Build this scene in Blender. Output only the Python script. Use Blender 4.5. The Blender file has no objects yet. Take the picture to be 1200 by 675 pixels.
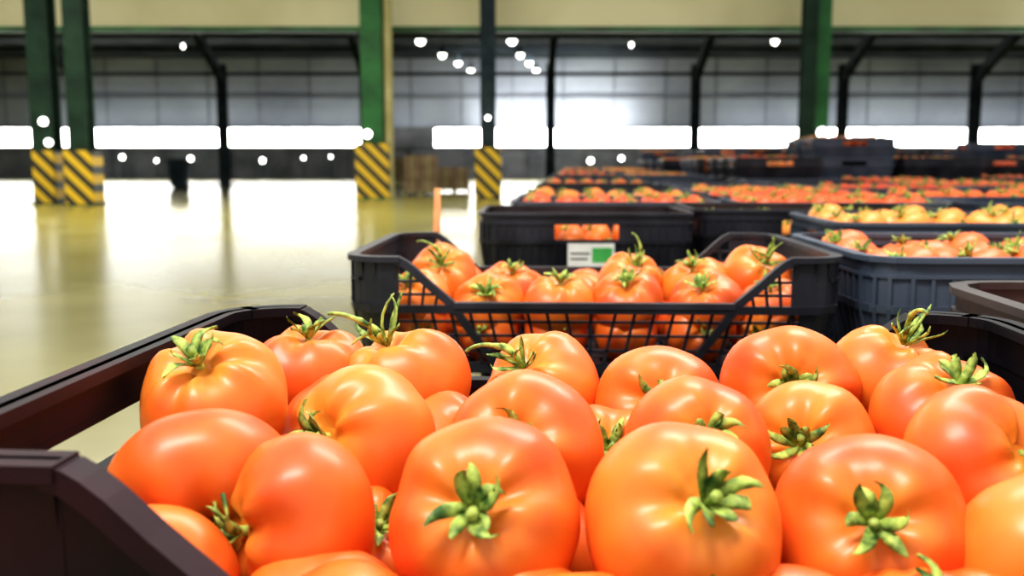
import bpy, math, random
from math import sin, cos, pi, sqrt, exp
from mathutils import Vector, Matrix, Quaternion
rnd = random.Random(7)
scene = bpy.context.scene
scene.view_settings.view_transform = 'Standard'
scene.view_settings.look = 'Medium High Contrast'
scene.view_settings.exposure = 0.15

# ------------------------------------------------------------ materials
def new_mat(name):
    m = bpy.data.materials.new(name); m.use_nodes = True
    nt = m.node_tree
    return m, nt, nt.nodes['Principled BSDF']
def noise_mat(name, c1, c2, scale=5, rough=0.5, rough2=None, spec=0.5, coat=0, sss=0, bump=0.0, detail=4, lo=0.35, hi=0.65, coords='Object', metallic=0):
    m, nt, b = new_mat(name)
    tc = nt.nodes.new('ShaderNodeTexCoord')
    n = nt.nodes.new('ShaderNodeTexNoise'); n.inputs['Scale'].default_value = scale; n.inputs['Detail'].default_value = detail
    nt.links.new(tc.outputs[coords], n.inputs['Vector'])
    r = nt.nodes.new('ShaderNodeValToRGB')
    r.color_ramp.elements[0].position = lo; r.color_ramp.elements[1].position = hi
    r.color_ramp.elements[0].color = (*c1, 1); r.color_ramp.elements[1].color = (*c2, 1)
    nt.links.new(n.outputs['Fac'], r.inputs['Fac']); nt.links.new(r.outputs['Color'], b.inputs['Base Color'])
    b.inputs['Roughness'].default_value = rough
    if rough2 is not None:
        mr = nt.nodes.new('ShaderNodeMapRange'); mr.inputs['To Min'].default_value = rough; mr.inputs['To Max'].default_value = rough2
        nt.links.new(n.outputs['Fac'], mr.inputs['Value']); nt.links.new(mr.outputs['Result'], b.inputs['Roughness'])
    b.inputs['Specular IOR Level'].default_value = spec
    b.inputs['Coat Weight'].default_value = coat; b.inputs['Coat Roughness'].default_value = 0.22
    b.inputs['Metallic'].default_value = metallic
    if sss:
        b.inputs['Subsurface Weight'].default_value = sss; b.inputs['Subsurface Radius'].default_value = (0.01, 0.003, 0.001)
        b.inputs['Subsurface Scale'].default_value = 1.0
    if bump:
        bp = nt.nodes.new('ShaderNodeBump'); bp.inputs['Strength'].default_value = bump; bp.inputs['Distance'].default_value = 0.02
        nt.links.new(n.outputs['Fac'], bp.inputs['Height']); nt.links.new(bp.outputs['Normal'], b.inputs['Normal'])
    return m
def emis_mat(name, col, strength):
    m, nt, b = new_mat(name)
    b.inputs['Base Color'].default_value = (*col, 1)
    b.inputs['Emission Color'].default_value = (*col, 1); b.inputs['Emission Strength'].default_value = strength
    return m
def tomato_mat(name,c1,c2,c3):
    m=noise_mat(name,c1,c2,scale=16,rough=.42,coat=.16,spec=.42,sss=.10,detail=3,lo=.3,hi=.7)
    nt=m.node_tree; b=nt.nodes['Principled BSDF']
    ramp=[n for n in nt.nodes if n.type=='VALTORGB'][0]; tc=[n for n in nt.nodes if n.type=='TEX_COORD'][0]
    sp=nt.nodes.new('ShaderNodeVectorMath'); sp.operation='DISTANCE'; sp.inputs[1].default_value=(0,0,.036)
    nt.links.new(tc.outputs['Object'],sp.inputs[0])
    n2=nt.nodes.new('ShaderNodeTexNoise'); n2.inputs['Scale'].default_value=60; nt.links.new(tc.outputs['Object'],n2.inputs['Vector'])
    mr=nt.nodes.new('ShaderNodeMapRange'); mr.inputs['From Min'].default_value=.004; mr.inputs['From Max'].default_value=.034; mr.inputs['To Min'].default_value=.95; mr.inputs['To Max'].default_value=0
    nt.links.new(sp.outputs['Value'],mr.inputs['Value'])
    mu=nt.nodes.new('ShaderNodeMath'); mu.operation='MULTIPLY'; nt.links.new(mr.outputs['Result'],mu.inputs[0]); nt.links.new(n2.outputs['Fac'],mu.inputs[1])
    mx=nt.nodes.new('ShaderNodeMix'); mx.data_type='RGBA'; mx.inputs['B'].default_value=(*c3,1)
    nt.links.new(mu.outputs[0],mx.inputs['Factor']); nt.links.new(ramp.outputs['Color'],mx.inputs['A']); nt.links.new(mx.outputs['Result'],b.inputs['Base Color'])
    bp=nt.nodes.new('ShaderNodeBump'); bp.inputs['Strength'].default_value=.12; bp.inputs['Distance'].default_value=.002
    nt.links.new(n2.outputs['Fac'],bp.inputs['Height']); nt.links.new(bp.outputs['Normal'],b.inputs['Normal'])
    return m
M_tom = tomato_mat('tomato_skin', (0.68, 0.075, 0.012), (0.84, 0.19, 0.022), (.85,.42,.05))
M_tom2 = tomato_mat('tomato_skin_orange', (0.74, 0.11, 0.014), (0.86, 0.25, 0.03), (.85,.48,.06))
m, nt, b = new_mat('tomato_skin_mixed'); M_tmix=m
oi=nt.nodes.new('ShaderNodeObjectInfo'); r=nt.nodes.new('ShaderNodeValToRGB')
r.color_ramp.elements[0].color=(.70,.07,.012,1); r.color_ramp.elements[1].color=(.85,.32,.04,1)
e=r.color_ramp.elements.new(.55); e.color=(.82,.19,.02,1)
nt.links.new(oi.outputs['Random'],r.inputs['Fac']); nt.links.new(r.outputs['Color'],b.inputs['Base Color']); b.inputs['Roughness'].default_value=.42
M_cal = noise_mat('calyx_green', (0.035, 0.10, 0.012), (0.52, 0.62, 0.13), scale=120, rough=0.6, detail=3, lo=.34, hi=.62)
M_crate = noise_mat('black_crate_plastic', (0.010, 0.011, 0.017), (0.030, 0.031, 0.043), scale=9, rough=0.34, rough2=0.55, spec=0.45)
M_crate_red = noise_mat('maroon_black_crate_plastic', (0.005, 0.005, 0.009), (0.050, 0.008, 0.016), scale=6, rough=0.40, rough2=0.6, spec=0.22, lo=.50, hi=.75)  # near-black plastic with maroon mottling from noise
M_crate_blue = noise_mat('bluegrey_crate_plastic', (0.035, 0.05, 0.08), (0.08, 0.10, 0.14), scale=7, rough=0.4, rough2=0.55)
M_crate_brown = noise_mat('brown_crate_plastic', (0.030, 0.024, 0.025), (0.07, 0.055, 0.05), scale=7, rough=0.4, rough2=0.55)

# ------------------------------------------------------------ mesh helpers
def mk_mesh(name, V, F, mats, mi=None, smooth=False):
    me = bpy.data.meshes.new(name); me.from_pydata([tuple(v) for v in V], [], F)
    for m in mats: me.materials.append(m)
    if mi: me.polygons.foreach_set('material_index', mi)
    if smooth: me.polygons.foreach_set('use_smooth', [True]*len(F))
    me.update(); return me
def mk_obj(name, me, loc=(0,0,0), rotz=0, parent=None):
    o = bpy.data.objects.new(name, me); o.location = loc; o.rotation_euler = (0,0,rotz)
    scene.collection.objects.link(o)
    if parent: o.parent = parent
    return o
def empty(name, loc=(0,0,0), rotz=0, parent=None):
    o = mk_obj(name, None, loc, rotz, parent); o.empty_display_size = 0.1; return o
class G:
    def __init__(s): s.V=[]; s.F=[]; s.M=[]
    def box(s, x0,x1,y0,y1,z0,z1, mi=0):
        b=len(s.V)
        s.V += [(x0,y0,z0),(x1,y0,z0),(x1,y1,z0),(x0,y1,z0),(x0,y0,z1),(x1,y0,z1),(x1,y1,z1),(x0,y1,z1)]
        for f in [(0,3,2,1),(4,5,6,7),(0,1,5,4),(1,2,6,5),(2,3,7,6),(3,0,4,7)]:
            s.F.append(tuple(b+i for i in f)); s.M.append(mi)
    def rings(s, rings, mi=0, cap=True):
        b=len(s.V); n=len(rings[0])
        for r in rings: s.V += [tuple(p) for p in r]
        for i in range(len(rings)-1):
            for j in range(n):
                k=(j+1)%n
                s.F.append((b+i*n+j, b+i*n+k, b+(i+1)*n+k, b+(i+1)*n+j)); s.M.append(mi)
        if cap:
            s.F.append(tuple(b+j for j in reversed(range(n)))); s.M.append(mi)
            e=b+(len(rings)-1)*n
            s.F.append(tuple(e+j for j in range(n))); s.M.append(mi)
    def tube(s, pts, rad, n=8, mi=0):
        pts=[Vector(p) for p in pts]; R=[]
        for i,p in enumerate(pts):
            t=(pts[min(i+1,len(pts)-1)]-pts[max(i-1,0)]).normalized()
            a=t.cross(Vector((0.13,0.9,0.31))).normalized(); bb=t.cross(a)
            r=rad[i] if isinstance(rad,(list,tuple)) else rad
            R.append([p+a*r*cos(2*pi*k/n)+bb*r*sin(2*pi*k/n) for k in range(n)])
        s.rings(R, mi)
    def add(s, g, mat=None, mi_off=0):
        b=len(s.V)
        s.V += [tuple(mat@Vector(v)) for v in g.V] if mat else list(g.V)
        s.F += [tuple(b+i for i in f) for f in g.F]; s.M += [m+mi_off for m in g.M]
    def mesh(s, name, mats, smooth=False): return mk_mesh(name, s.V, s.F, mats, s.M, smooth)

# ------------------------------------------------------------ tomato
def tomato(seed, nu=54, nv=28, calyx=True, long=False):
    r = random.Random(seed); g=G()
    R=0.045; Hh=0.0375*r.uniform(.92,1.06); k=r.choice([4,5,5,6]); ph=r.uniform(0,6); ov=r.uniform(-.06,.06)
    amp=r.uniform(.028,.058); ph2=r.uniform(0,6); tl=r.uniform(-.06,.06)
    def surf(phi, th):
        c=max(cos(phi),0)**0.86
        lob=cos(k*th+ph)+.5*cos((k+3)*th+ph2)
        rr=R*c*(1+amp*.7*lob*(0.35+0.65*max(0,sin(phi))**.7)+ov*cos(2*th+ph))
        z=Hh*sin(phi)*(1+tl*cos(th+ph2))
        if phi>0: z-= 0.012*exp(-(rr/0.014)**2) + 0.0045*(0.5-0.5*lob)*max(0,sin(phi))*min(1,rr/.02)
        else: z+= 0.006*exp(-(rr/0.010)**2)
        return Vector((rr*cos(th), rr*sin(th), z))
    rings=[]
    for i in range(1,nv):
        phi=-pi/2+pi*i/nv
        rings.append([surf(phi,2*pi*j/nu) for j in range(nu)])
    g.rings(rings, 0)
    if calyx:
        ztop=Hh-0.011
        ns=r.choice([6,7,7,8])
        for i in range(ns):
            a=2*pi*i/ns+r.uniform(-.3,.3); L=r.uniform(.014,.023)*(1.3 if long else 1); curl=r.uniform(-.003,.012)+(.006 if long else 0); sw=r.uniform(-1.4,1.4)
            back=r.uniform(0,.5)
            secs=[]; n=8
            for q in range(n):
                t=q/(n-1); rr=0.002+L*(t-back*t**3); aa=a+sw*t*t*.6
                zz=ztop+0.003+0.009*sin(min(t*1.6,1)*pi/2) + curl*t*t
                w=(0.0030 if not long else .0022)*sin(pi*(0.25+0.73*t))+0.0003
                ce=Vector((rr*cos(aa),rr*sin(aa),zz)); sd=(Vector((-sin(aa),cos(aa),0))+Vector((0,0,r.uniform(-.35,.35)))).normalized()
                secs.append([ce-sd*w+Vector((0,0,.0014)), ce-Vector((0,0,.0007)), ce+sd*w+Vector((0,0,.0014)), ce+Vector((0,0,.0006))])
            g.rings(secs,1)
        if not long:
            bx,by=r.uniform(-.6,.6),r.uniform(-.6,.6); st=r.uniform(.005,.010)
            pts=[(bx*st*t*t, by*st*t*t, ztop-.002+(st+.006)*t) for t in (0,.3,.6,.8,1)]
            g.tube(pts,[.0036,.0025,.0021,.0026,.0028],7,1)
        else:
            sg=r.choice([-1,1])
            pts=[]; rad=[]
            for q in range(16):
                t=q/15; an=t*2.3
                pts.append((sg*.020*(1-cos(an))-sg*.004*t, .006*sin(3*t), ztop+.034*sin(an*.72)+.003)); rad.append(.0022-.0009*t+(.0009 if abs(t-.47)<.05 else 0))
            g.tube(pts,rad,7,1)
            pts=[(-sg*.016*t*t, -.008*t, ztop+.010+.030*t-.006*t*t) for t in (0,.25,.5,.75,1)]
            g.tube(pts,[.0014,.0012,.0011,.001,.0006],6,1)
            pts=[(sg*.020*t, .010*t, ztop+.012+.014*t-.012*t*t) for t in (0,.25,.5,.75,1)]
            g.tube(pts,[.0013,.0012,.0011,.0009,.0005],6,1)
    return g
TM=[tomato(i).mesh('tomato_mesh_%d'%i,[M_tom if i%3 else M_tom2, M_cal],True) for i in range(9)]
TML=[tomato(50+i,long=True).mesh('tomato_longstem_mesh_%d'%i,[M_tom2, M_cal],True) for i in range(3)]
TLO=[tomato(80+i,14,9,True) for i in range(5)]

def place_tomato(parent, x, y, z, ox, oy, sc=1.0, mesh=None, spin=None, name='tomato_part'):
    # stem-end direction: ox to the right, oy upward, remainder toward the crate's open front side
    w=sqrt(max(0,1-ox*ox-oy*oy))
    d=Vector((ox, -.94*w+.34*oy, .34*w+.94*oy)).normalized()
    o=mk_obj(name, mesh or rnd.choice(TM), (x,y,z), 0, parent)
    q=d.to_track_quat('Z','Y')
    q = q @ Quaternion((0,0,1), spin if spin is not None else rnd.uniform(0,6.28))
    o.rotation_mode='QUATERNION'; o.rotation_quaternion=q; o.scale=(sc,sc,sc)
    return o

# ------------------------------------------------------------ crates
H=0.1477; ZB=0.084
def crate(w=0.60,d=0.42,kind='A',post=(.052,.052),solid=False):
    g=G(); r=0.045; a=w/2-r; arc=r*pi/2; sd=d-2*r
    per=2*(w-2*r)+2*sd+4*arc
    def P(s,z,off):
        s=s%per; off=off-(0.018*(1-z/ZB) if z<ZB else 0)
        segs=[('l',a,(0,-d/2),(1,0),(0,-1)),('a',arc,(w/2-r,-d/2+r),-pi/2,None),('l',sd,(w/2,-d/2+r),(0,1),(1,0)),('a',arc,(w/2-r,d/2-r),0,None),
              ('l',w-2*r,(w/2-r,d/2),(-1,0),(0,1)),('a',arc,(-w/2+r,d/2-r),pi/2,None),('l',sd,(-w/2,d/2-r),(0,-1),(-1,0)),('a',arc,(-w/2+r,-d/2+r),pi,None),
              ('l',a+1e-6,(-w/2+r,-d/2),(1,0),(0,-1))]
        for sg in segs:
            if s<=sg[1]:
                if sg[0]=='l':
                    return Vector((sg[2][0]+sg[3][0]*s+sg[4][0]*off, sg[2][1]+sg[3][1]*s+sg[4][1]*off, z))
                th=sg[3]+s/r
                return Vector((sg[2][0]+(r+off)*cos(th), sg[2][1]+(r+off)*sin(th), z))
            s-=sg[1]
        return Vector((0,-d/2-off,z))
    def strip(pts,hw,t0,t1,step=0.02):
        q=[pts[0]]
        for p1,p2 in zip(pts,pts[1:]):
            n=max(1,int(abs(p2[0]-p1[0])/step))
            for i in range(1,n+1): q.append((p1[0]+(p2[0]-p1[0])*i/n, p1[1]+(p2[1]-p1[1])*i/n))
        R=[]
        for i,(s,z) in enumerate(q):
            p0=q[max(i-1,0)]; p1=q[min(i+1,len(q)-1)]
            ds,dz=p1[0]-p0[0],p1[1]-p0[1]; L=math.hypot(ds,dz) or 1; ns,nz=-dz/L*hw, ds/L*hw
            R.append([P(s-ns,z-nz,t0),P(s-ns,z-nz,t1),P(s+ns,z+nz,t1),P(s+ns,z+nz,t0)])
        g.rings(R)
    def ring(z0,z1,t0,t1):
        n=72; R=[]
        for i in range(n+1):
            s=per*i/n
            R.append([P(s,z0,t0),P(s,z0,t1),P(s,z1,t1),P(s,z1,t0)])
        g.rings(R,cap=False)
    def panel(s0,s1,z0,z1,t0=-.002,t1=.002):
        strip([(s0,(z0+z1)/2),(s1,(z0+z1)/2)],(z1-z0)/2,t0,t1,0.010)
    Lh=a+arc/2; Ls=sd/2+arc/2
    sR=a+arc+sd/2; sB=sR+sd/2+arc+a; sL=-sR
    ring(0,.014,-.004,.003)
    ring(ZB-.006,ZB+.004,-.003,.007)
    if kind=='A':
        for ci,c in enumerate((0,sB)):
            u1=Lh-post[ci]; u2=u1-.068; u3=u2-.05
            for k in (-1,1):
                S=lambda u: c+k*u
                panel(min(S(u1),S(Lh+.002)), max(S(u1),S(Lh+.002)), ZB,H)
                panel(min(S(u1+.01),S(Lh)),max(S(u1+.01),S(Lh)),0.01,ZB)
                for uu in (u1+.004,u1+.03,Lh-.004): strip([(S(uu),0.01),(S(uu),H-.003)],.0022,.001,.005)
                tt=(-.009,.010) if solid else (-.005,.007)
                strip([(S(u1+.004),H-.005),(S(u1-.003),H-.0065),(S(u1-.009),H-.010),(S(u1-.018),H-.017),(S(u1-.034),H-.032),(S(u2+.004),ZB+.006),(S(u2-.02),ZB-.03),(S(u3),.012)],.0048,tt[0],tt[1],.01)
                def zd(u): return H-.012-(u1-.012-u)*(H-.014-ZB)/(u1-.012-u2)
                if solid and ci==0:
                    R=[]
                    for q in range(9):
                        u=u1-(u1-u2)*q/8; zt=min(H-.006,max(ZB,zd(u)))
                        R.append([P(S(u),ZB-.003,-.002),P(S(u),ZB-.003,.002),P(S(u),zt,.002),P(S(u),zt,-.002)])
                    g.rings(R)
                else:
                    for uu in (u1-.016,u1-.032,u1-.048):
                        strip([(S(uu+.004),ZB),(S(uu),max(ZB+.004,zd(uu)))],.0016,-.002,.003)
                    for zz in (ZB+.017,ZB+.033):
                        ue=u1-.012-(H-.012-zz)*(u1-.012-u2)/(H-.014-ZB)
                        strip([(S(u1),zz),(S(ue),zz)],.0016,-.002,.003)
                lt=(-.010,.011) if solid else (-.006,.009)
                strip([(S(u1-.002),H-.0035),(S(Lh+.004),H-.0035)],.0035,lt[0],lt[1],.008)
            for zz in (.030,.049,.067): strip([(c-u1-.01,zz),(c+u1+.01,zz)],.0016,-.002,.003)
            u=-u1
            while u<u1+.01:
                lean=.014 if u>0 else -.014
                if abs(u)<.014: lean=0
                strip([(c+u-lean*.5,.012),(c+u+lean*.5,ZB-.004)],.0018,-.002,.003); u+=.0235
            strip([(c-u2,ZB+.004),(c+u2,ZB+.004)],.0035,-.006,.008)
        for c in (sR,sL):
            panel(c-Ls-.002,c+Ls+.002,H-.030,H,-.0025,.0025)
            lt=(-.009,.011) if solid else (-.006,.009)
            strip([(c-Ls-.004,H-.0035),(c+Ls+.004,H-.0035)],.0035,lt[0],lt[1],.008)
            strip([(c-Ls-.002,H-.029),(c+Ls+.002,H-.029)],.002,-.003,.006)
            for k in (-1,1):
                s0,s1=c+k*.10,c+k*Ls
                panel(min(s0,s1),max(s0,s1),ZB,H-.028)
                s0,s1=c+k*(Ls-.03),c+k*Ls
                panel(min(s0,s1),max(s0,s1),.01,ZB)
            u=-Ls+.02
            while u<Ls-.02:
                strip([(c+u,.012),(c+u,ZB-.004)],.002,-.002,.004)
                if abs(u)>.10: strip([(c+u,ZB),(c+u,H-.004)],.0016,.001,.005)
                u+=.021
            for zz in (.036,.062): strip([(c-Ls,zz),(c+Ls,zz)],.0016,-.002,.003)
    else:
        ring(H-.007,H,-.006,.010); ring(H-.026,H-.022,-.002,.007)
        for c,L in ((0,Lh),(sB,Lh),(sR,Ls),(sL,Ls)):
            hh=.09 if L==Lh else .06
            panel(c-L-.002,c+L+.002,.01,ZB+.002)
            panel(c-L-.002,c+L+.002,H-.022,H-.004)
            for k in (-1,1):
                s0,s1=c+k*hh,c+k*L; panel(min(s0,s1),max(s0,s1),ZB,H-.02)
            u=-L+.012
            while u<L:
                strip([(c+u,.012),(c+u,ZB)],.0022,.001,.006)
                if abs(u)>hh: strip([(c+u,ZB),(c+u,H-.024)],.0022,.001,.006)
                u+=.024
    i=-w/2+.03
    while i<w/2-.03:
        g.box(i,i+.012,-d/2+.018,d/2-.018,.002,.007); i+=.018
    for yy in (-.12,0,.12): g.box(-w/2+.02,w/2-.02,yy-.008,yy+.008,0,.008)
    return g
GA=crate(); GB=crate(kind='B')
ME_A=GA.mesh('crate_lattice_mesh',[M_crate])
ME_front=crate(.575,.41,'A',(.062,.040),True).mesh('crate_front_mesh',[M_crate_red])
ME_Bb=GB.mesh('crate_ribbed_blue',[M_crate_blue]); ME_Bk=GB.mesh('crate_ribbed_black',[M_crate]); ME_Bbr=GB.mesh('crate_ribbed_brown',[M_crate_brown])
def stack_mesh(gs,name,mat):
    g=G()
    for i,c in enumerate(gs): g.add(c, Matrix.Translation((0,0,i*H)))
    return g.mesh(name,[mat])
ST5A=stack_mesh([GA]*5,'stack5_lattice',M_crate); ST5B=stack_mesh([GB]*5,'stack5_ribbed',M_crate)
ST6=[stack_mesh([GA]*6,'stack6_lattice',M_crate), stack_mesh([GB]*6,'stack6_ribbed',M_crate), stack_mesh([GB]*6,'stack6_blue',M_crate_blue)]
Z5=5*H

def crate_on_stack(x,y,deg,me,st,name='plastic_crate',sx=1,sy=1):
    s=mk_obj('crate_stack',st,(x,y,0),math.radians(deg)); s.scale=(sx,sy,1)
    c=mk_obj(name,me,(x,y,Z5),math.radians(deg)); c.scale=(sx,sy,1)
    return c

def pile_mesh(seed,keep=.92,lift=0.0):
    r=random.Random(seed); g=G()
    for lay,zz in ((0,.05),(1,.088)):
        for i in range(6):
            for j in range(4):
                if lay==1 and r.random()>keep: continue
                x=-.235+.094*i+r.uniform(-.01,.01); y=-.14+.093*j+r.uniform(-.01,.01)
                t=r.choice(TLO); d=Vector((r.uniform(-.8,.8),r.uniform(-.8,.4),1)).normalized()
                M=Matrix.Translation((x,y,zz+r.uniform(-.008,.012)+(lift if lay else 0)))@d.to_track_quat('Z','Y').to_matrix().to_4x4()@Matrix.Rotation(r.uniform(0,6),4,'Z')@Matrix.Scale(r.uniform(.90,1.02),4)
                g.add(t,M)
    return g.mesh('tomato_pile_mesh',[M_tmix,M_cal],True)
PILES=[pile_mesh(0,.9),pile_mesh(1,.6),pile_mesh(2,.35),pile_mesh(3,.95,.03)]

# ------------------------------------------------------------ front crate
ang1=-4; c1=crate_on_stack(.055,.565,ang1,ME_front,ST5A,sx=1)
p1=empty('tomatoes',(0,0,0))
front=[ # x, y(depth), drop below eye level, ox, oy, scale, long
 (-.178,.585,.143,-.12,.62,1.02,0),(-.145,.705,.150,.0,.9,.95,0),(-.076,.70,.158,-.35,.80,1.04,1),(.022,.70,.160,-.50,.42,.95,1),
 (.101,.672,.169,-.1,.10,1.0,0),(.195,.69,.158,-.15,-.08,1.02,0),(.270,.705,.155,.3,.80,.98,1),(.272,.615,.160,.1,.62,1.0,0),
 (-.160,.50,.167,.3,-.85,1.05,0),(-.087,.58,.164,-.68,-.02,1.0,0),(.007,.56,.165,-.25,.10,1.02,0),(.108,.568,.168,.05,.20,.97,0),
 (.185,.605,.176,-.45,.02,.92,0),(.172,.463,.176,-.25,.15,1.04,0),(-.013,.458,.169,-.12,.15,1.06,0),(.080,.450,.168,.18,.30,1.06,0),
 (-.106,.475,.178,-.85,-.1,1.0,0),(.258,.53,.165,.45,.2,1.0,0),(.248,.44,.182,.2,-.6,.98,0),(-.165,.43,.196,.65,-.1,.95,0),
 (-.075,.41,.212,-.6,.3,.9,0),(.03,.405,.213,.1,.5,.88,0),(.12,.41,.213,-.2,.5,.9,0),(.20,.41,.213,.3,.5,.9,0),(.29,.50,.21,0,.8,.88,0),(-.04,.63,.19,.5,.2,.9,0),(-.115,.64,.176,-.1,.35,.85,0),(.06,.62,.195,0,.4,.9,0)]
for i,(x,y,h,ox,oy,sc,lg) in enumerate(front):
    place_tomato(p1,x,y,1-h,ox,oy,sc,TML[i%3] if lg else TM[i%9],name='tomato_%d'%i)
k=0
for i in range(6):
    for j in range(4):
        x=-.222+.089*i; y=-.14+.093*j; a=math.radians(ang1)
        place_tomato(p1,.055+x*cos(a)-y*sin(a),.565+x*sin(a)+y*cos(a),Z5+.046,rnd.uniform(-.5,.5),rnd.uniform(0,.8),.93,name='tomato_low_%d'%k); k+=1

# ------------------------------------------------------------ second crate
ang2=-2; cx,cy=.107,1.415
c2=crate_on_stack(cx,cy,ang2,ME_A,ST5A)
p2=empty('tomatoes',(cx,cy,0),math.radians(ang2))
second=[(-.228,-.13,.080,1.0),(-.138,-.135,.076,1.02),(-.042,-.14,.078,1.02),(.050,-.135,.082,1.06),(.148,-.135,.080,1.05),(.238,-.125,.076,1.0),
 (-.205,-.03,.100,1.12),(-.108,-.04,.084,1.04),(-.022,-.035,.066,.98),(.062,-.03,.096,1.02),(.150,-.035,.090,1.06),(.232,-.02,.100,1.1),
 (-.20,.07,.070,1.0),(-.10,.06,.060,1.0),(0,.06,.056,.95),(.10,.06,.060,1.0),(.20,.06,.07,1.0),
 (-.20,.15,.066,1.0),(-.10,.15,.056,1.0),(0,.15,.052,.95),(.10,.15,.058,1.0),(.20,.15,.066,1.0)]
for i,(x,y,z,sc) in enumerate(second):
    place_tomato(p2,x+rnd.uniform(-.005,.005),y,Z5+z,rnd.uniform(-.35,.35),rnd.uniform(.25,.85),sc,TML[i%3] if i in (6,9,11) else None,name='tomato_%d'%i)
for i in range(6):
    for j in range(2):
        place_tomato(p2,-.225+.09*i,-.14+.093*j,Z5+.044,rnd.uniform(-.5,.5),rnd.uniform(-.4,.4),.92,name='tomato_low_%d'%(i*4+j))

# ------------------------------------------------------------ neighbouring crates
def filled(x,y,deg,me,st,pile,sx=1,sy=1,nm='tomatoes',dz=0,lower=False):
    c=crate_on_stack(x,y,deg,me,st,sx=sx,sy=sy)
    if pile is not None:
        p=mk_obj('tomatoes',pile,(x,y,Z5+dz),math.radians(deg)); p.scale=(sx,sy,1)
        if lower:
            q=mk_obj('tomatoes_below',PILES[0],(0,0,-H-dz+.01),0,p)
    return c
filled(.705,.73,-3,ME_Bbr,ST5B,PILES[2])
filled(.745,1.40,-2,ME_Bb,ST5B,PILES[3],dz=-.012)
filled(.93,2.09,-3,ME_Bb,ST5B,PILES[3])
filled(.172,2.46,-1,ME_Bk,ST5B,PILES[1],.80,1,dz=-.006,lower=True)
filled(.755,2.62,-3,ME_Bk,ST5B,PILES[0])

# grid of stacks going into the hall
field=empty('stacked_tomato_crates',(0,0,0))
a=math.radians(-3.5); n=0
for row in range(26):
    for col in range(11):
        lx=.30+col*.655; ly=3.12+row*.53+(0.5 if row>5 else 0)+(0.9 if row>13 else 0)
        x=lx*cos(a)-ly*sin(a)-.18; y=lx*sin(a)+ly*cos(a)
        if abs(x)/y>.75: continue
        if rnd.random()<.06: continue
        kk=rnd.choice([0,1,2,2,2])
        tall = (col>=2 and row>6 and rnd.random()<.55)
        rz=a+rnd.uniform(-.03,.03)
        o=mk_obj('crate_stack_%d'%n,ST6[kk],(x,y,0),rz,field)
        top=6*H
        if tall:
            mk_obj('crate_top_%d'%n,[ME_A,ME_Bk,ME_Bb][kk],(x,y,top),rz,field); top+=H
            if rnd.random()<.35: mk_obj('crate_top2_%d'%n,[ME_A,ME_Bk,ME_Bb][kk],(x,y,top),rz,field); top+=H
        pr=.8 if col>=2 else .6
        if (col>=2 and row in (1,2)) : pr=.95
        if rnd.random()<pr:
            heap = PILES[3] if rnd.random()<.55 else PILES[rnd.choice([0,0,1])]
            t=mk_obj('tomato_pile_%d'%n,heap,(x,y,top-H),rz,field)
        n+=1

# label on the crate behind
g=G(); g.box(0,.105,-.001,.001,0,.055,0); g.box(.055,.10,-.0016,-.001,.012,.045,1); g.box(.006,.05,-.0016,-.001,.03,.034,2); g.box(.006,.045,-.0016,-.001,.018,.022,2)
M_white=noise_mat('label_white',(.75,.75,.72),(.85,.85,.82),scale=30,rough=.5)
M_green=noise_mat('label_green',(.05,.35,.08),(.08,.45,.1),scale=30,rough=.5)
M_blk=noise_mat('dark_grey',(.02,.02,.02),(.05,.05,.05),scale=10,rough=.5)
mk_obj('crate_label',g.mesh('crate_label',[M_white,M_green,M_blk]),(.125,2.236,.764),math.radians(-1))
g=G(); g.tube([(0,0,0),(.004,0,.4),(.0,0,.8),(.006,0,.955)],[.008,.008,.007,.006],8)
mk_obj('wooden_stake',g.mesh('wooden_stake',[noise_mat('stake_wood',(.55,.2,.07),(.7,.32,.12),scale=20,rough=.6)],True),(-.135,1.74,0))

# ------------------------------------------------------------ building
M_floor=noise_mat('polished_concrete_floor',(.24,.21,.045),(.38,.34,.09),scale=.5,rough=.15,rough2=.29,spec=.6,detail=6,lo=.3,hi=.7)
g=G(); g.box(-60,60,-12,64,-.2,0); mk_obj('floor',g.mesh('floor',[M_floor]))
M_panel=noise_mat('wall_panel_grey',(.22,.24,.28),(.32,.35,.39),scale=.25,rough=.7)
M_mull=noise_mat('panel_joint_grey',(.12,.13,.15),(.18,.19,.21),scale=.8,rough=.6)
M_dwall=noise_mat('wall_dark',(.05,.055,.065),(.13,.13,.14),scale=.6,rough=.6)
M_roof=noise_mat('roof_dark',(.022,.03,.036),(.05,.058,.065),scale=.5,rough=.9,spec=.1)
M_cream=noise_mat('fascia_cream',(.58,.54,.31),(.72,.68,.43),scale=.3,rough=.6)
M_frame=noise_mat('steel_frame_dark',(.016,.026,.032),(.035,.05,.06),scale=2,rough=.8,spec=.15)
M_gcol=noise_mat('column_green',(.01,.06,.016),(.035,.17,.05),scale=1.0,rough=.5,spec=.3)
M_dcol=noise_mat('column_dark_green',(.008,.022,.014),(.02,.05,.03),scale=1.5,rough=.6,spec=.2)
g=G()
g.box(-60,60,60,60.3,0,1.9,1); g.box(-60,60,60,60.3,3.0,9.5,0)
g.box(-60,60,59.85,60,4.75,4.9,2); g.box(-60,60,59.8,60,2.98,3.12,2); g.box(-60,60,59.8,60,1.82,1.92,1)
x=-60
while x<60:
    g.box(x,x+.06,59.94,60,3.1,7.2,2); x+=3
g.box(-9.0,-4.6,59.9,60.3,1.9,3.0,1)
mk_obj('wall_back',g.mesh('wall_back',[M_panel,M_dwall,M_mull]))
M_win=emis_mat('daylight_window',(1,.99,.95),14.0)
wi=1
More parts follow.
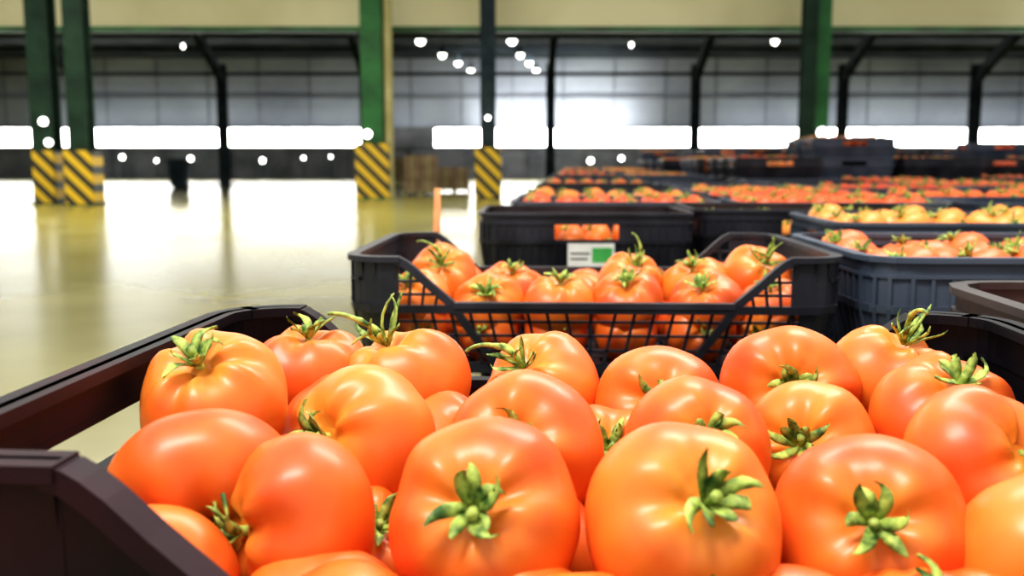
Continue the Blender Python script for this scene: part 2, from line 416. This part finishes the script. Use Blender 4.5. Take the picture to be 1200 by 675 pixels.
for x0,x1 in [(-60,-32.2),(-31.6,-25.3),(-25,-17.2),(-17,-9.0),(-4.6,-1.6),(-1.0,17.4),(18.6,27),(27.4,35),(35.4,60)]:
    g=G(); g.box(x0,x1,60.05,60.15,1.92,2.98); mk_obj('window_%d'%wi,g.mesh('window',[M_win])); wi+=1
g=G()
for xx in range(-55,56,7):
    g.box(xx,xx+3.2,59.7,59.98,0.005,1.75,0)
    for q in range(6): g.box(xx+.05,xx+3.15,59.64,59.7,.15+q*.27,.2+q*.27,1)
mk_obj('door_1',g.mesh('dock_doors',[M_dwall,M_mull]))
g=G(); 
V=[(-60,61,7.0),(60,61,7.0),(60,29,9.2),(-60,29,9.2)]
def rz_(y): return 9.2-(y-29)*2.2/32
g.V=V+[(p[0],p[1],p[2]+.2) for p in V]; g.F=[(0,1,2,3),(7,6,5,4),(0,4,5,1),(1,5,6,2),(2,6,7,3),(3,7,4,0)]; g.M=[0]*6
for yy in range(32,60,4): g.box(-60,60,yy,yy+.15,rz_(yy)-.35,rz_(yy)-.05,0)
mk_obj('ceiling',g.mesh('ceiling',[M_roof]))
g=G(); g.box(-60.3,-60,29,61,0,9.5); mk_obj('wall_left',g.mesh('wall_left',[M_panel]))
g=G(); g.box(60,60.3,29,61,0,9.5); mk_obj('wall_right',g.mesh('wall_right',[M_panel]))
g=G(); g.box(-60,60,29,29.4,4.78,9.4); g.box(-60,60,28.9,29.5,4.68,4.80,1); g.box(-60,60,28.93,29,5.75,5.8,1)
mk_obj('trim_1',g.mesh('fascia_beam',[M_cream,M_gcol]))
def ibeam(g,x,y,w,z0,z1,mi=0,dep=None):
    dep=dep or w; t=w*.12
    g.box(x-w/2,x+w/2,y-dep/2,y-dep/2+t,z0,z1,mi); g.box(x-w/2,x+w/2,y+dep/2-t,y+dep/2,z0,z1,mi); g.box(x-t/2,x+t/2,y-dep/2+t,y+dep/2-t,z0,z1,mi)
for lat in (-24,-18,-12,-6.1,1.6,7.6,13.7,19.2,25,31,-30):
    g=G(); ibeam(g,lat,42,.36,0,5.0)
    R=[]
    for i in range(11):
        t=i/10; yy=42-12.4*t; zz=4.4+3.4*sin(t*pi/2)**.9; hw=.13; dd=.45-.15*t
        R.append([(lat-hw,yy,zz-dd/2),(lat+hw,yy,zz-dd/2),(lat+hw,yy,zz+dd/2),(lat-hw,yy,zz+dd/2)])
    g.rings(R)
    g.box(lat-.35,lat+.35,41.6,42.4,0,.08)
    mk_obj('roof_support_frame',g.mesh('roof_frame',[M_frame]))
g=G(); g.box(-60,60,41.9,42.15,4.55,4.68); mk_obj('trim_2',g.mesh('tie_beam',[M_frame]))

m,nt,b=new_mat('hazard_stripes'); M_haz=m
tc=nt.nodes.new('ShaderNodeTexCoord'); sp=nt.nodes.new('ShaderNodeSeparateXYZ'); nt.links.new(tc.outputs['Object'],sp.inputs[0])
ad=nt.nodes.new('ShaderNodeMath'); ad.operation='ADD'; nt.links.new(sp.outputs['Z'],ad.inputs[0]); nt.links.new(sp.outputs['X'],ad.inputs[1])
mu=nt.nodes.new('ShaderNodeMath'); mu.operation='MULTIPLY'; mu.inputs[1].default_value=2.4; nt.links.new(ad.outputs[0],mu.inputs[0])
fr=nt.nodes.new('ShaderNodeMath'); fr.operation='FRACT'; nt.links.new(mu.outputs[0],fr.inputs[0])
gt=nt.nodes.new('ShaderNodeMath'); gt.operation='GREATER_THAN'; gt.inputs[1].default_value=.52; nt.links.new(fr.outputs[0],gt.inputs[0])
mx=nt.nodes.new('ShaderNodeMix'); mx.data_type='RGBA'; mx.inputs['A'].default_value=(.70,.46,.02,1); mx.inputs['B'].default_value=(.03,.03,.02,1)
nt.links.new(gt.outputs[0],mx.inputs['Factor']); nt.links.new(mx.outputs['Result'],b.inputs['Base Color']); b.inputs['Roughness'].default_value=.5
M_oliv=noise_mat('downpipe_olive',(.34,.31,.12),(.46,.42,.2),scale=2,rough=.5)
M_lamp=emis_mat('lamp_glow',(1,.98,.9),7.0)
def bulk_geo(g,x,y,z,r,m0,m1):
    g.box(x-r,x+r,y,y+.08,z-r*.8,z+r*.8,m0)
    R=[[(x+rr*cos(2*pi*k/14),y+yy,z+rr*sin(2*pi*k/14)) for k in range(14)] for rr,yy in ((r,0),(r*.9,-.06),(r*.5,-.12),(r*.1,-.14))]
    g.rings(R,m1)
def column(x,y,w,mat,pipe=False,guard=True,gw=None,gh=1.3,lamps=()):
    g=G(); ibeam(g,0,0,w,0,7.2,0); g.box(-w*.8,w*.8,-w*.8,w*.8,0,.03,0)
    if pipe: g.tube([(w*.5+.14,-.1,.0),(w*.5+.14,-.1,3.),(w*.5+.14,-.1,7.)],.13,10,1)
    if guard:
        gw=gw or w*1.25
        for s in (-1,1):
            g.box(-gw/2,gw/2, s*gw/2-.03, s*gw/2+.03, .03,gh,2); g.box(s*gw/2-.03,s*gw/2+.03,-gw/2,gw/2,.03,gh,2)
    for dx,z,r in lamps: bulk_geo(g,dx,-w/2-.085,z,r,0,3)
    return mk_obj('steel_column',g.mesh('steel_column',[mat,M_oliv,M_haz,M_lamp]),(x,y,0))
column(-11.15,24.2,.52,M_dcol,gw=.50,gh=1.27,lamps=((.1,1.95,.09),(.2,1.46,.08))); column(-10.05,23.6,.46,M_dcol,gw=.62,gh=1.27)
column(-3.78,27.6,.58,M_gcol,pipe=True,gw=.85,gh=1.5,lamps=((-.12,1.75,.11),)); column(-.66,28,.42,M_frame,gw=.66,gh=1.4,lamps=((0,2.2,.06),))
column(8.0,27.5,.36,M_dcol,guard=False); column(8.42,27.7,.36,M_gcol,lamps=((0,1.8,.13),))
column(17.5,27.5,.5,M_gcol)
def hang(x,y,z,r=.16,top=None):
    g=G(); top=top or rz_(y)
    R=[[(rr*cos(2*pi*k/14),rr*sin(2*pi*k/14),zz) for k in range(14)] for rr,zz in ((r*.35,.35),(r*.5,.2),(r*1.05,.02),(r*1.1,0))]
    g.rings(R,0); g.tube([(0,0,.3),(0,0,top-z)],.015,6,0)
    R=[[(rr*cos(2*pi*k/14),rr*sin(2*pi*k/14),zz) for k in range(14)] for rr,zz in ((r*.95,0.0),(r*.9,-.08),(r*.5,-.17),(r*.1,-.2))]
    g.rings(R,1); mk_obj('hanging_lamp',g.mesh('hanging_lamp',[M_frame,M_lamp],True),(x,y,z))
for x,y,r in [(-3.9,43.5,.2),(-3.35,49,.18),(-2.8,53,.18),(-2.3,57,.18),(0,43.5,.2),(.4,49,.18),(.9,53,.18),(1.35,57,.18),(11.2,43.5,.15),(5.2,44.5,.08),(-14.5,45,.07),(-22,47,.07)]: hang(x,y,6.15,r)
for px,r in ((-22.8,.15),(-20.8,.10),(-18.8,.15),(-14.6,.15),(-12.2,.10),(-10.6,.09),(-6,.08),(4.6,.16),(6.4,.14),(8.7,.14),(13,.10),(21,.10)):
    g=G(); bulk_geo(g,0,0,0,r,0,1); g.box(-.03,.03,.08,.14,-1.2-.12*sin(px)+.01,.1,0)
    mk_obj('bollard_lamp',g.mesh('bollard_lamp',[M_frame,M_lamp]),(px,58.9,1.2+.12*sin(px)))

M_card=noise_mat('cardboard',(.22,.15,.08),(.33,.24,.14),scale=3,rough=.8)
def pallet_boxes(x,y,nx,nz,sz=.5):
    g=G()
    for q in (-.5,0,.5): g.box(q*nx*sz-.05,q*nx*sz+.05,-.4,.4,0,.1,1)
    g.box(-nx*sz/2-.05,nx*sz/2+.05,-.42,.42,.1,.13,1)
    for i in range(nx):
        for k2 in range(nz):
            x0=(i-nx/2)*sz; g.box(x0+.01,x0+sz-.01,-.38+.02*(k2%2),.38,.13+k2*.36,.13+(k2+1)*.36-.012,0)
            g.box(x0+sz*.45,x0+sz*.55,-.385,-.38,.13+k2*.36,.13+(k2+1)*.36-.012,1)
    mk_obj('pallet_of_cartons',g.mesh('pallet_of_cartons',[M_card,M_oliv]),(x,y,0))
pallet_boxes(-2.75,30.5,2,3); pallet_boxes(-1.9,33,2,2); pallet_boxes(-5.1,46,3,3)
g=G()
R=[[(sx*w_,sy*w_*.8,z) for sx,sy in ((-1,-1),(1,-1),(1,1),(-1,1))] for w_,z in ((.24,.06),(.32,.95),(.36,.97),(.36,1.02),(.30,1.10),(.1,1.13))]
g.rings(R); g.tube([(-.3,.3,.08),(.3,.3,.08)],.09,10)
mk_obj('waste_bin',g.mesh('waste_bin',[M_frame]),(-12.6,38,0))

# ------------------------------------------------------------ lights
def area(name,loc,size,sy,power,rot=(0,0,0),col=(1,1,1)):
    l=bpy.data.lights.new(name,'AREA'); l.shape='RECTANGLE'; l.size=size; l.size_y=sy; l.energy=power; l.color=col
    o=bpy.data.objects.new(name,l); o.location=loc; o.rotation_euler=rot; scene.collection.objects.link(o); return o
area('added_key_light',(-.7,-.1,3.2),1.4,.6,72,(math.radians(8),math.radians(-12),0),(1,.98,.92))  # overhead key lamp added for soft highlights on the tomatoes
area('added_key_light',(.9,2.4,3.2),1.8,.6,60,(math.radians(-15),math.radians(8),0),(1,.98,.92))  # second added key lamp, above the crates further back
for x in (-22,22): area('hall_fill_light',(x,50,6.5),10,6,800,(0,0,0),(.88,.94,1))  # fill lamps added to brighten the hall interior
area('hall_fill_light',(1.5,52,6.3),9,5,900,(math.radians(25),0,0),(.95,.97,1))  # added fill to brighten the middle of the back wall
# added strips lighting the wall, standing in for hazy glow above the windows
area('haze_fill_light',(2.6,58.4,3.25),9,.3,330,(math.radians(125),0,0),(1,1,1))
area('haze_fill_light',(-16,58.6,3.25),22,.3,90,(math.radians(125),0,0),(.92,.95,1))
area('haze_fill_light',(24,58.6,3.25),24,.3,150,(math.radians(125),0,0),(.92,.95,1))
area('hall_fill_light',(-6,18,6),12,8,800,(0,0,0),(1,.96,.82))  # fill lamp added above the open floor
w=bpy.data.worlds.new('World'); scene.world=w; w.use_nodes=True
nt=w.node_tree; bg=nt.nodes['Background']; bg.inputs['Color'].default_value=(1,.985,.95,1); bg.inputs['Strength'].default_value=.72

# ------------------------------------------------------------ camera
cd=bpy.data.cameras.new('camera'); cam=bpy.data.objects.new('camera',cd); scene.collection.objects.link(cam)
cam.location=(0,0,1.0); cam.rotation_euler=(math.radians(90-7.185),0,0)
cd.sensor_width=36; cd.lens=35.1; cd.clip_start=.01; cd.clip_end=300
cd.dof.use_dof=True; cd.dof.focus_distance=.68; cd.dof.aperture_fstop=8.5
scene.camera=cam
